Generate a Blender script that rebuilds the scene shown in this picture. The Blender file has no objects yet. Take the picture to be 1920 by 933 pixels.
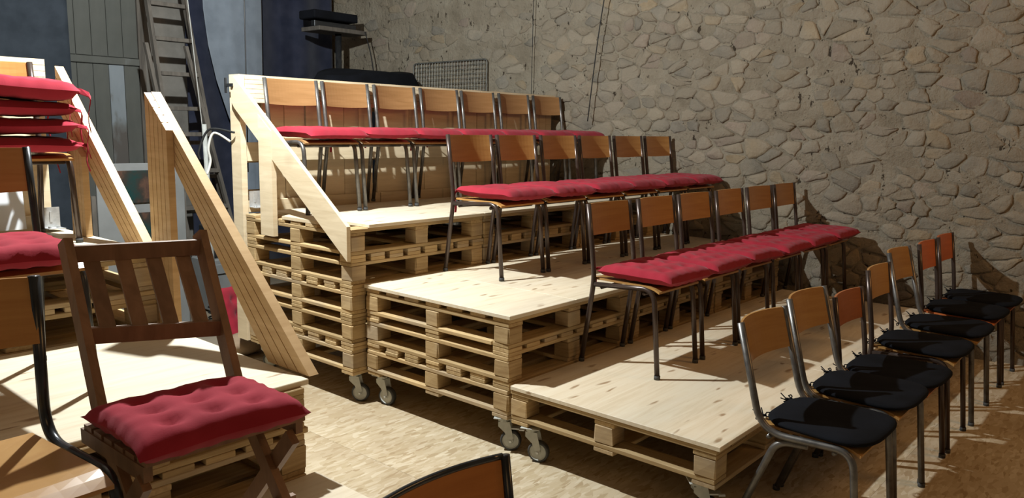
import bpy, math, random
from mathutils import Vector, Matrix, noise

# ------------------------------------------------------------ camera, world, lights, exposure
SC = bpy.context.scene
COL = SC.collection
FPX = 1479.1
def cam_axes(yaw, pitch, roll):
    cy, sy, cp, sp = math.cos(yaw), math.sin(yaw), math.cos(pitch), math.sin(pitch)
    f = Vector((sy*cp, cy*cp, -sp)); r = Vector((cy, -sy, 0)); u = r.cross(f)
    c, s = math.cos(roll), math.sin(roll)
    return c*r + s*u, -s*r + c*u, f
_r, _u, _f = cam_axes(0.8606, 0.1515, 0.0173)
cam = bpy.data.objects.new('camera', bpy.data.cameras.new('camera'))
COL.objects.link(cam)
cam.matrix_world = Matrix(((_r.x, _u.x, -_f.x, -2.6453), (_r.y, _u.y, -_f.y, -2.2845),
                           (_r.z, _u.z, -_f.z, 1.508), (0, 0, 0, 1)))
cam.data.sensor_width = 36; cam.data.lens = FPX/1920*36
cam.data.clip_start = .05
SC.camera = cam

W = bpy.data.worlds.new('world'); SC.world = W; W.use_nodes = True
W.node_tree.nodes['Background'].inputs[0].default_value = (.9, .8, .65, 1)
W.node_tree.nodes['Background'].inputs[1].default_value = .012

def light(name, kind, loc, power, color, size=.1, target=None):
    d = bpy.data.lights.new(name, kind); d.energy = power; d.color = color
    if kind == 'AREA': d.shape = 'DISK'; d.size = size
    else: d.shadow_soft_size = size
    o = bpy.data.objects.new(name, d); COL.objects.link(o); o.location = loc
    if target is not None:
        o.rotation_euler = (Vector(target)-Vector(loc)).to_track_quat('-Z', 'Y').to_euler()
    return o
light('floodlight_beam', 'POINT', (-.75, 1.25, 2.90), 525, (.93, .99, 1.0), .03)
light('warm_fill', 'AREA', (-3.4, -3.2, 3.3), 9, (1, .58, .25), 1.6, (1, 0, .3))  # added fill light behind the camera, no visible source
light('warm_fill', 'AREA', (2.0, -3.6, 3.4), 29, (1, .53, .20), 1.3, (1.8, 0, .3))  # warm fill from the upper right, source unseen
light('cool_back_fill', 'AREA', (-.2, 3.0, 3.6), 4, (.80, .88, 1), .8, (.8, 4.9, 1.6))  # added cool fill to brighten the back area, no visible source
SC.view_settings.view_transform = 'Standard'; SC.view_settings.look = 'None'
SC.view_settings.gamma = 1; SC.view_settings.use_curve_mapping = False
SC.view_settings.exposure = 0.0

PI = math.pi
RND = random.Random(7)

# ------------------------------------------------------------ materials
def _n(nt, t, **k):
    n = nt.nodes.new(t)
    for a, b in k.items(): setattr(n, a, b)
    return n
def ramp(nt, fac, stops):
    r = _n(nt, 'ShaderNodeValToRGB'); e = r.color_ramp.elements
    while len(e) < len(stops): e.new(.5)
    for i, (p, c) in enumerate(stops):
        e[i].position = p; e[i].color = (*c, 1)
    nt.links.new(fac, r.inputs[0]); return r.outputs[0]
def base(name, rough=.6, spec=.4, metal=0):
    m = bpy.data.materials.new(name); m.use_nodes = True; nt = m.node_tree
    b = nt.nodes['Principled BSDF']
    b.inputs['Roughness'].default_value = rough; b.inputs['Metallic'].default_value = metal
    b.inputs['Specular IOR Level'].default_value = spec
    return m, nt, b
def coords(nt, scale=(1, 1, 1), per_object=True):
    tc = _n(nt, 'ShaderNodeTexCoord'); mp = _n(nt, 'ShaderNodeMapping'); mp.inputs['Scale'].default_value = scale
    nt.links.new(tc.outputs['Object'], mp.inputs['Vector'])
    if per_object:
        oi = _n(nt, 'ShaderNodeObjectInfo'); mu = _n(nt, 'ShaderNodeMath', operation='MULTIPLY'); mu.inputs[1].default_value = 37.0
        nt.links.new(oi.outputs['Random'], mu.inputs[0]); nt.links.new(mu.outputs[0], mp.inputs['Location'])
    return mp.outputs[0]
def tex_noise(nt, vec, scale, detail=4, rough=.55, dist=0):
    n = _n(nt, 'ShaderNodeTexNoise'); n.inputs['Scale'].default_value = scale
    n.inputs['Detail'].default_value = detail; n.inputs['Roughness'].default_value = rough
    n.inputs['Distortion'].default_value = dist
    nt.links.new(vec, n.inputs['Vector']); return n.outputs['Fac']
def mix(nt, a, b, fac, mode='MIX'):
    m = _n(nt, 'ShaderNodeMix', data_type='RGBA', blend_type=mode)
    for s, v in ((0, fac), (6, a), (7, b)):
        if isinstance(v, (int, float)): m.inputs[s].default_value = v
        elif isinstance(v, tuple): m.inputs[s].default_value = (*v, 1)
        else: nt.links.new(v, m.inputs[s])
    return m.outputs[2]
def bump(nt, b, h, strength=.3, dist=.01):
    bm_ = _n(nt, 'ShaderNodeBump'); bm_.inputs['Strength'].default_value = strength; bm_.inputs['Distance'].default_value = dist
    nt.links.new(h, bm_.inputs['Height']); nt.links.new(bm_.outputs[0], b.inputs['Normal'])
def vary(nt, col, lo, hi):
    oi = _n(nt, 'ShaderNodeObjectInfo'); mr = _n(nt, 'ShaderNodeMapRange')
    mr.inputs['To Min'].default_value = lo; mr.inputs['To Max'].default_value = hi
    nt.links.new(oi.outputs['Random'], mr.inputs[0])
    v = _n(nt, 'ShaderNodeCombineColor')
    for i in range(3): nt.links.new(mr.outputs[0], v.inputs[i])
    return mix(nt, col, v.outputs[0], 1.0, 'MULTIPLY')

def wood(name, dark, light_, grain=(3, 40, 40), rough=.6, var=(.8, 1.15), grey=0, knots=0, spec=.3, bstr=.25):
    m, nt, b = base(name, rough, spec)
    v = coords(nt, grain)
    f = tex_noise(nt, v, 1.0, 5, .6, .6)
    c = ramp(nt, f, [(.3, dark), (.7, light_)])
    if grey:
        v2 = coords(nt, (1, 1, 1)); g = tex_noise(nt, v2, 2.2, 2)
        oi = _n(nt, 'ShaderNodeObjectInfo'); add = _n(nt, 'ShaderNodeMath', operation='ADD')
        nt.links.new(g, add.inputs[0])
        mr = _n(nt, 'ShaderNodeMapRange'); mr.inputs['To Min'].default_value = -.2; mr.inputs['To Max'].default_value = .22
        nt.links.new(oi.outputs['Random'], mr.inputs[0]); nt.links.new(mr.outputs[0], add.inputs[1])
        fac = ramp(nt, add.outputs[0], [(.55, (0, 0, 0)), (.72, (grey, grey, grey))])
        c = mix(nt, c, (.27, .23, .18), fac)
    if knots:
        v3 = coords(nt, (grain[0]*.8, grain[1]*.16, grain[1]*.16))
        vo = _n(nt, 'ShaderNodeTexVoronoi'); vo.inputs['Scale'].default_value = knots
        nt.links.new(v3, vo.inputs['Vector'])
        c = mix(nt, c, tuple(x*.5 for x in dark), ramp(nt, vo.outputs['Distance'], [(.05, (.8, .8, .8)), (.12, (0, 0, 0))]))
    if var: c = vary(nt, c, *var)
    nt.links.new(c, b.inputs['Base Color'])
    bump(nt, b, f, bstr, .002)
    return m
M = {}
M['pallet'] = wood('pallet_wood', (.35, .225, .10), (.57, .41, .21), (4, 4, 60), .75, (.72, 1.15), .6)
M['pallet_y'] = wood('pallet_wood_cross', (.37, .245, .11), (.58, .42, .215), (60, 4, 60), .75, (.75, 1.15), .5)
M['pallet_x'] = wood('pallet_wood_long', (.37, .245, .11), (.58, .42, .215), (4, 60, 60), .75, (.75, 1.15), .5)
M['rail_wood'] = wood('pale_softwood', (.60, .48, .31), (.74, .62, .43), (3, 3, 30), .5, (.93, 1.05), 0, 2.5)
M['rail_ribbed'] = wood('ribbed_softwood', (.50, .32, .15), (.64, .44, .23), (4, 4, 30), .5, (.95, 1.05), 0, 0)
M['chair_ply'] = wood('beech_ply', (.38, .185, .052), (.48, .265, .085), (3, 6, 40), .32, (.85, 1.1), 0, 0, .5, .05)
M['top_row_dimmed_ply'] = wood('top_row_dimmed_ply', (.27, .14, .052), (.35, .19, .078), (3, 6, 40), .42, (.85, 1.1), 0, 0, .4, .05)  # chair ply darkened in colour to offset strong light on the top row
M['amber_ply'] = wood('amber_ply', (.40, .14, .022), (.50, .19, .035), (3, 6, 40), .4, (.95, 1.05), 0, 0, .4, .05)
M['orange_ply'] = wood('orange_ply', (.50, .12, .03), (.62, .16, .04), (3, 6, 40), .35, (.95, 1.05), 0, 0, .5, .05)
M['red_ply'] = wood('reddish_ply', (.32, .10, .03), (.42, .14, .045), (3, 6, 40), .35, (.95, 1.05), 0, 0, .5, .05)
M['dark_wood'] = wood('stained_slat_wood', (.16, .085, .042), (.27, .15, .08), (20, 20, 4), .5, (.85, 1.1), 0, 0, .4, .15)
M['old_wood'] = wood('old_grey_wood', (.075, .066, .056), (.15, .132, .11), (20, 20, 3), .8, (.9, 1.1))

def ply_mat():
    m, nt, b = base('softwood_plywood', .55, .3)
    v = coords(nt, (1.2, 16, 16)); f = tex_noise(nt, v, 1.6, 5, .6, 1.2)
    c = ramp(nt, f, [(.25, (.60, .49, .33)), (.5, (.70, .60, .44)), (.78, (.75, .67, .52))])
    v2 = coords(nt, (1.6, 6, 6)); vo = _n(nt, 'ShaderNodeTexVoronoi'); vo.inputs['Scale'].default_value = 2.6
    vo.inputs['Randomness'].default_value = 1
    wv = _n(nt, 'ShaderNodeVectorMath', operation='ADD'); nt.links.new(v2, wv.inputs[0])
    nz = _n(nt, 'ShaderNodeTexNoise'); nz.inputs['Scale'].default_value = 3.0; nt.links.new(v2, nz.inputs['Vector'])
    sc = _n(nt, 'ShaderNodeVectorMath', operation='SCALE'); sc.inputs['Scale'].default_value = .35
    nt.links.new(nz.outputs['Color'], sc.inputs[0]); nt.links.new(sc.outputs[0], wv.inputs[1])
    nt.links.new(wv.outputs[0], vo.inputs['Vector'])
    k = ramp(nt, vo.outputs['Distance'], [(.09, (.85, .85, .85)), (.20, (0, 0, 0))])
    c = mix(nt, c, (.29, .18, .09), k)
    v3 = coords(nt, (.8, 1.5, 1.5)); g = tex_noise(nt, v3, 1.5, 3)
    c = mix(nt, c, (.55, .49, .40), ramp(nt, g, [(.5, (0, 0, 0)), (.68, (.45, .45, .45))]))
    nt.links.new(c, b.inputs['Base Color']); bump(nt, b, f, .1, .001); return m
M['ply'] = ply_mat()

def osb_mat():
    m, nt, b = base('osb_strand_board', .7, .25)
    tc = _n(nt, 'ShaderNodeTexCoord')
    col = None; hgt = None
    for i, (rot, sc_, s) in enumerate(((.3, (13, 48, 9), 1), (1.2, (14, 44, 9), 1), (-.5, (16, 55, 9), 1))):
        mp = _n(nt, 'ShaderNodeMapping'); mp.inputs['Rotation'].default_value = (0, 0, rot)
        mp.inputs['Scale'].default_value = sc_; nt.links.new(tc.outputs['Object'], mp.inputs['Vector'])
        vo = _n(nt, 'ShaderNodeTexVoronoi'); vo.inputs['Scale'].default_value = s
        nt.links.new(mp.outputs[0], vo.inputs['Vector'])
        sx = _n(nt, 'ShaderNodeSeparateColor'); nt.links.new(vo.outputs['Color'], sx.inputs[0])
        c = ramp(nt, sx.outputs[0], [(0, (.33, .23, .12)), (.2, (.46, .36, .22)), (.7, (.55, .45, .31)), (1, (.66, .57, .42))])
        if col is None: col, hgt = c, sx.outputs[1]
        else:
            col = mix(nt, col, c, ramp(nt, sx.outputs[2], [(.5, (0, 0, 0)), (.55, (1, 1, 1))]))
            hgt = mix(nt, hgt, sx.outputs[1], .5)
    w = coords(nt, (1, 1, 1)); d = tex_noise(nt, w, 1.1, 3)
    col = mix(nt, col, (.52, .42, .275), .3)
    col = mix(nt, col, (.26, .17, .09), ramp(nt, d, [(.5, (0, 0, 0)), (.75, (.5, .5, .5))]))
    nt.links.new(col, b.inputs['Base Color']); bump(nt, b, hgt, .25, .002); return m
M['osb'] = osb_mat()

def noise_mat(name, stops, scale=5, rough=.8, bstr=.3, bdist=.01, detail=6, var=None, spec=.2, metal=0, per=True, sc3=(1, 1, 1)):
    m, nt, b = base(name, rough, spec, metal)
    v = coords(nt, sc3, per); f = tex_noise(nt, v, scale, detail, .6)
    c = ramp(nt, f, stops)
    if var: c = vary(nt, c, *var)
    nt.links.new(c, b.inputs['Base Color'])
    if bstr: bump(nt, b, f, bstr, bdist)
    return m
M['concrete'] = noise_mat('dusty_concrete', [(.3, (.17, .14, .10)), (.7, (.27, .225, .165))], 3)
M['plaster'] = noise_mat('grey_plaster', [(.3, (.14, .13, .115)), (.5, (.20, .185, .16)), (.75, (.27, .25, .22))], 3.5, .9, .5, .02)
M['ceiling'] = noise_mat('dark_boards', [(.3, (.10, .08, .06)), (.7, (.16, .13, .1))], 3)
def mortar_mat():
    m, nt, b = base('lime_mortar', .95, .1)
    v = coords(nt, (1, 1, 1), False)
    f1 = tex_noise(nt, v, 4.5, 8, .65); f2 = tex_noise(nt, v, 26, 6, .7)
    c = ramp(nt, f1, [(.3, (0.211, 0.177, 0.128)), (.5, (0.275, 0.236, 0.175)), (.7, (0.326, 0.288, 0.220))])
    c = mix(nt, c, (.06, .045, .03), ramp(nt, f2, [(.33, (.85, .85, .85)), (.385, (0, 0, 0))]))
    nt.links.new(c, b.inputs['Base Color'])
    v3 = coords(nt, (1, 1.6, .8), False); f3 = tex_noise(nt, v3, 11, 3, .7)
    c2 = mix(nt, c, (.035, .025, .017), ramp(nt, f3, [(.63, (0, 0, 0)), (.66, (.9, .9, .9))])); nt.links.new(c2, b.inputs['Base Color'])
    h = mix(nt, f1, f2, .5); bump(nt, b, h, 1.0, .05); return m
M['mortar'] = mortar_mat()
def stone_mat(name, a, b_, c_):
    m, nt, b = base(name, .9, .15)
    v = coords(nt, (1, 1, 1), True); f = tex_noise(nt, v, 11, 8, .7); g = tex_noise(nt, v, 2.7, 2)
    c = ramp(nt, f, [(.3, a), (.55, b_), (.75, c_)])
    c = mix(nt, c, (.285, .245, .185), ramp(nt, g, [(.36, (.2, .2, .2)), (.58, (.9, .9, .9))]))
    c = vary(nt, c, .86, 1.10)
    nt.links.new(c, b.inputs['Base Color']); bump(nt, b, f, .9, .03); return m
STONES = [stone_mat('buff_stone', (0.218, 0.179, 0.128), (0.275, 0.230, 0.166), (0.333, 0.282, 0.211)),
          stone_mat('grey_stone', (0.154, 0.141, 0.115), (0.211, 0.192, 0.156), (0.269, 0.243, 0.205)),
          stone_mat('ochre_stone', (0.243, 0.179, 0.102), (0.314, 0.243, 0.154), (0.358, 0.288, 0.192)),
          stone_mat('rose_stone', (0.205, 0.154, 0.122), (0.269, 0.211, 0.166), (0.307, 0.250, 0.198))]

def fabric(name, c0, c1, rough=.9, sheen=.3, scale=260, bs=.15):
    m, nt, b = base(name, rough, .12)
    v = coords(nt, (1, 1, 1)); f = tex_noise(nt, v, scale, 2); g = tex_noise(nt, v, 7, 3)
    c = ramp(nt, g, [(.35, c0), (.65, c1)])
    nt.links.new(c, b.inputs['Base Color']); b.inputs['Sheen Weight'].default_value = sheen
    b.inputs['Sheen Roughness'].default_value = .5
    bump(nt, b, mix(nt, f, g, .5), bs, .003); return m
M['red'] = fabric('crimson_cotton', (.27, .017, .030), (.32, .022, .038), .9, .08)
M['black'] = fabric('black_cotton', (.0045, .005, .0065), (.007, .008, .011), .9, .0)
M['navy'] = fabric('navy_drape', (.018, .022, .040), (.030, .034, .055), .9, .2, 90)
M['blue'] = fabric('pale_blue_sheet', (.17, .20, .235), (.21, .245, .285), .8, .1, 60)
M['steel_blue'] = fabric('steel_blue_sheet', (.030, .038, .048), (.042, .052, .065), .8, .1, 60)
M['sack'] = fabric('brown_sack', (.20, .14, .09), (.29, .21, .14), .9, 0, 120, .4)
M['cream_tie'] = fabric('cream_tape', (.55, .48, .36), (.62, .55, .43))
M['tube_dark'] = noise_mat('brown_lacquered_tube', [(.3, (.055, .038, .030)), (.7, (.085, .06, .05))], 12, .28, .05, .001, 3, None, .6, .5)
M['tube_grey'] = noise_mat('worn_grey_tube', [(.35, (.10, .094, .088)), (.5, (.15, .142, .133)), (.75, (.21, .20, .185))], 18, .38, .08, .001, 4, None, .5, .7)
M['tube_black'] = noise_mat('dark_steel_tube', [(.3, (.035, .037, .040)), (.7, (.07, .072, .075))], 14, .25, .05, .001, 3, None, .6, .6)
M['zinc'] = noise_mat('zinc_plate', [(.3, (.45, .46, .46)), (.7, (.66, .67, .66))], 30, .4, .05, .001, 3, None, .5, .6)
M['caster_grey'] = noise_mat('pale_grey_caster', [(.3, (.40, .41, .38)), (.7, (.52, .53, .49))], 20, .45, .02, .001, 2)
M['rubber'] = noise_mat('grey_rubber', [(.3, (.045, .045, .045)), (.7, (.08, .08, .078))], 20, .6, .05, .001, 3)
M['cord'] = noise_mat('black_cord', [(.3, (.012, .012, .012)), (.7, (.02, .02, .02))], 20, .5, 0)
M['white_cord'] = noise_mat('pale_cord', [(.3, (.40, .40, .37)), (.7, (.5, .5, .47))], 20, .6, 0)
M['door_paint'] = noise_mat('peeling_grey_green_paint', [(.35, (.085, .088, .078)), (.6, (.115, .118, .105)), (.68, (.16, .17, .165)), (.75, (.19, .2, .2))], 2.2, .7, .3, .004, 5, None, .2, 0, False, (1.2, 1, .45))
M['door_pale'] = noise_mat('pale_flaking_paint', [(.40, (.10, .09, .08)), (.47, (.15, .155, .15)), (.52, (.21, .235, .25)), (.75, (.25, .28, .30))], 1.6, .7, .3, .004, 5, None, .2, 0, True, (2, 1, .8))
M['grey_board'] = noise_mat('grey_painted_board', [(.3, (.18, .185, .18)), (.7, (.23, .235, .23))], 5, .7, .1)
M['print_teal'] = noise_mat('dark_print', [(.35, (.012, .04, .038)), (.5, (.035, .03, .025)), (.6, (.09, .05, .035)), (.75, (.03, .02, .02))], 6, .4, 0)
M['paper'] = noise_mat('white_paper', [(.3, (.70, .72, .74)), (.7, (.78, .79, .80))], 4, .7, 0)
M['photo'] = noise_mat('grey_photo_print', [(.4, (.06, .06, .06)), (.6, (.3, .29, .28))], 25, .4, 0)
M['wire'] = noise_mat('rusty_grey_wire', [(.3, (.10, .10, .09)), (.7, (.2, .2, .18))], 30, .5, 0, .001, 3, None, .4, .5)

# ------------------------------------------------------------ mesh helpers
class MB:
    def __init__(s): s.v = []; s.f = []; s.m = []
    def add(s, vs, fs, mi=0):
        o = len(s.v); s.v += [tuple(x) for x in vs]; s.f += [tuple(i+o for i in f) for f in fs]; s.m += [mi]*len(fs); return s
    def box(s, lo, hi, ch=0.0, mi=0):
        (x0, y0, z0), (x1, y1, z1) = lo, hi
        if ch <= 0:
            vs = [(x, y, z) for z in (z0, z1) for y in (y0, y1) for x in (x0, x1)]
            return s.add(vs, [(0, 2, 3, 1), (4, 5, 7, 6), (0, 1, 5, 4), (2, 6, 7, 3), (0, 4, 6, 2), (1, 3, 7, 5)], mi)
        c = min(ch, (x1-x0)*.4, (y1-y0)*.4, (z1-z0)*.4); vs = []; idx = {}
        for sx in (0, 1):
            for sy in (0, 1):
                for sz in (0, 1):
                    X = (x0, x1)[sx]; Y = (y0, y1)[sy]; Z = (z0, z1)[sz]
                    dx = c*(1-2*sx); dy = c*(1-2*sy); dz = c*(1-2*sz)
                    for a, p in (('x', (X, Y+dy, Z+dz)), ('y', (X+dx, Y, Z+dz)), ('z', (X+dx, Y+dy, Z))):
                        idx[a, sx, sy, sz] = len(vs); vs.append(p)
        fs = []
        for k in (0, 1):
            fs.append([idx['x', k, a, b] for a, b in ((0, 0), (1, 0), (1, 1), (0, 1))])
            fs.append([idx['y', a, k, b] for a, b in ((0, 0), (0, 1), (1, 1), (1, 0))])
            fs.append([idx['z', a, b, k] for a, b in ((0, 0), (1, 0), (1, 1), (0, 1))])
        for a in (0, 1):
            for b in (0, 1):
                fs.append([idx['x', a, b, 0], idx['x', a, b, 1], idx['y', a, b, 1], idx['y', a, b, 0]])
                fs.append([idx['x', a, 0, b], idx['x', a, 1, b], idx['z', a, 1, b], idx['z', a, 0, b]])
                fs.append([idx['y', 0, a, b], idx['y', 1, a, b], idx['z', 1, a, b], idx['z', 0, a, b]])
                for d in (0, 1): fs.append([idx['x', a, b, d], idx['y', a, b, d], idx['z', a, b, d]])
        # orient outward
        cen = Vector(((x0+x1)/2, (y0+y1)/2, (z0+z1)/2)); out = []
        for f in fs:
            p = [Vector(vs[i]) for i in f]; n = (p[1]-p[0]).cross(p[2]-p[0]); m_ = sum(p, Vector())/len(p)
            out.append(tuple(f) if n.dot(m_-cen) > 0 else tuple(reversed(f)))
        return s.add(vs, out, mi)
    def tube(s, path, r, n=10, mi=0, cap=True):
        pts = [Vector(p) for p in path]; R_ = r if isinstance(r, (list, tuple)) else [r]*len(pts)
        up = Vector((0, 0, 1)); t0 = (pts[1]-pts[0]).normalized()
        a = t0.cross(up)
        if a.length < .1: a = t0.cross(Vector((1, 0, 0)))
        a.normalize(); vs = []
        for i, p in enumerate(pts):
            t = (pts[min(i+1, len(pts)-1)]-pts[max(i-1, 0)]).normalized()
            a = (a-t*a.dot(t)).normalized(); b = t.cross(a)
            for k in range(n):
                w = 2*PI*k/n; vs.append(p+(a*math.cos(w)+b*math.sin(w))*R_[i])
        fs = [(i*n+k, i*n+(k+1) % n, (i+1)*n+(k+1) % n, (i+1)*n+k) for i in range(len(pts)-1) for k in range(n)]
        if cap: fs += [tuple(reversed(range(n))), tuple(range((len(pts)-1)*n, len(pts)*n))]
        return s.add(vs, fs, mi)
    def prism(s, prof, axis_pts, mi=0):
        """prof: list of vectors (offsets); axis_pts: two lists of vertices already placed"""
        n = len(prof)
        return s.add(axis_pts[0]+axis_pts[1], [tuple(reversed(range(n))), tuple(range(n, 2*n))] +
                     [(i, (i+1) % n, n+(i+1) % n, n+i) for i in range(n)], mi)
    def grid(s, P, nu, nv, mi=0, closed_u=False):
        vs = [P(i, j) for i in range(nu) for j in range(nv)]
        fs = [(i*nv+j, ((i+1) % nu)*nv+j, ((i+1) % nu)*nv+j+1, i*nv+j+1) for i in range(nu if closed_u else nu-1) for j in range(nv-1)]
        return s.add(vs, fs, mi)
    def mesh(s, name, mats, smooth=False):
        me = bpy.data.meshes.new(name); me.from_pydata(s.v, [], s.f)
        for m in (mats if isinstance(mats, (list, tuple)) else [mats]): me.materials.append(M[m] if isinstance(m, str) else m)
        if any(s.m): me.polygons.foreach_set('material_index', s.m)
        if smooth: me.polygons.foreach_set('use_smooth', [True]*len(me.polygons))
        me.update(); return me
def fillet(pts, r, n=5):
    """round the inner corners of a polyline"""
    P = [Vector(p) for p in pts]; out = [P[0]]
    for i in range(1, len(P)-1):
        a, b, c = P[i-1], P[i], P[i+1]; rr = r[i-1] if isinstance(r, (list, tuple)) else r
        d1 = (a-b); d2 = (c-b); q = min(rr, d1.length*.45, d2.length*.45)
        p1 = b+d1.normalized()*q; p2 = b+d2.normalized()*q
        for k in range(n+1):
            t = k/n; out.append(p1*(1-t)**2+b*2*t*(1-t)+p2*t*t)
    out.append(P[-1]); return out
def ob(name, mesh, parent=None, loc=(0, 0, 0), rot=(0, 0, 0)):
    o = bpy.data.objects.new(name, mesh); COL.objects.link(o)
    o.location = loc; o.rotation_euler = rot
    if parent is not None: o.parent = parent
    return o
def tag(o, label, cat, group=None):
    o['label'] = label; o['category'] = cat
    if group: o['group'] = group
    return o
def struct(name, mesh, loc=(0, 0, 0), parent=None):
    o = ob(name, mesh, parent, loc)
    if parent is None: o['kind'] = 'structure'
    return o
def copy_tree(o, parent=None, name=None):
    c = o.copy(); COL.objects.link(c)
    if parent is not None: c.parent = parent
    for ch in list(o.children): copy_tree(ch, c)
    return c
def box_mesh(name, lo, hi, mat, ch=0): return MB().box(lo, hi, ch).mesh(name, mat)

# ------------------------------------------------------------ setting
PAL, HC, PLY = .16, .1665, .02
ZL, ZM, ZT = HC+PAL+PLY, HC+3*PAL+PLY, HC+5*PAL+PLY     # deck heights .3465 .6665 .9865
D = 1.032                                                # platform module size
def wall_x(y): return 3.29-.11*y

fl = struct('floor', box_mesh('floor', (-6, -6, -.14), (4.4, 5.4, -.014), 'concrete'))
# OSB sheets laid over the concrete
bi = 0
for i in range(-3, 3):
    for j in range(-5, 3):
        x0, y0 = i*2.5-.45+(1.25 if j % 2 else 0), j*1.25-.15
        x1, y1 = x0+2.499, y0+1.249
        if y1 > 2.4: continue
        xmax = wall_x(y0)-.02
        if x0 > xmax: continue
        ob('floor_board', box_mesh('floor_board', (0, 0, 0), (min(x1, xmax)-x0, y1-y0, .014), 'osb'), fl, (x0, y0, -.014))

def wall_slab(name, a, b, z0, z1, th, mat):
    """vertical slab from a to b, thickness away on the right hand side"""
    a = Vector((*a, 0)); b = Vector((*b, 0)); n = (b-a).normalized().cross(Vector((0, 0, 1)))*th
    vs = [a, b, b+n, a+n]; vs = [Vector((v.x, v.y, z0)) for v in vs]+[Vector((v.x, v.y, z1)) for v in vs]
    return struct(name, MB().add(vs, [(3, 2, 1, 0), (4, 5, 6, 7), (0, 1, 5, 4), (1, 2, 6, 5), (2, 3, 7, 6), (3, 0, 4, 7)]).mesh(name, mat))
wall_slab('wall_left', (-5, -5.2), (-5, 5.2), -.1, 4.2, -.2, 'plaster')
wall_slab('wall_front', (-5, -5), (3.9, -5), -.1, 4.2, .2, 'plaster')
wall_slab('wall_back', (-5, 5.1), (2.85, 5.1), -.1, 4.2, -.2, 'plaster')
struct('ceiling', box_mesh('ceiling', (-5.3, -5.3, 4.2), (4.2, 5.4, 4.3), 'ceiling'))

# right wall: mortar sheet with relief + individual rubble stones
WN = Vector((-1, -.11, 0)).normalized(); WD = Vector((-.11, 1, 0)).normalized()
def WP(s, z, h=0):
    """s = metres along the wall measured in y"""
    return Vector((wall_x(s), s, z))+WN*h
def wall_h(y, z): return noise.noise(Vector((y*.7, z*.7, 5)))*.02
def mortar():
    nu, nv = 330, 145; mb = MB(); y0, y1, z0, z1 = -5.1, 5.25, -.1, 4.25
    def P(i, j):
        y = y0+(y1-y0)*i/(nu-1); z = z0+(z1-z0)*j/(nv-1)
        h = noise.fractal(Vector((y*3, z*3, 0)), 1, 2, 4)*.005+noise.noise(Vector((y*11, z*15, 3)))*.007+wall_h(y, z)
        return WP(y, z, h-.003)
    mb.grid(P, nu, nv)
    me = mb.mesh('wall_right', 'mortar', True); me.flip_normals(); return me
wr = struct('wall_right', mortar())
def clip(poly, px, py, nx, ny):
    out = []
    for i in range(len(poly)):
        a, b = poly[i], poly[(i+1) % len(poly)]
        da = (a[0]-px)*nx+(a[1]-py)*ny; db = (b[0]-px)*nx+(b[1]-py)*ny
        if da <= 0: out.append(a)
        if (da < 0 < db) or (db < 0 < da):
            t = da/(da-db); out.append((a[0]+(b[0]-a[0])*t, a[1]+(b[1]-a[1])*t))
    return out
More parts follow.
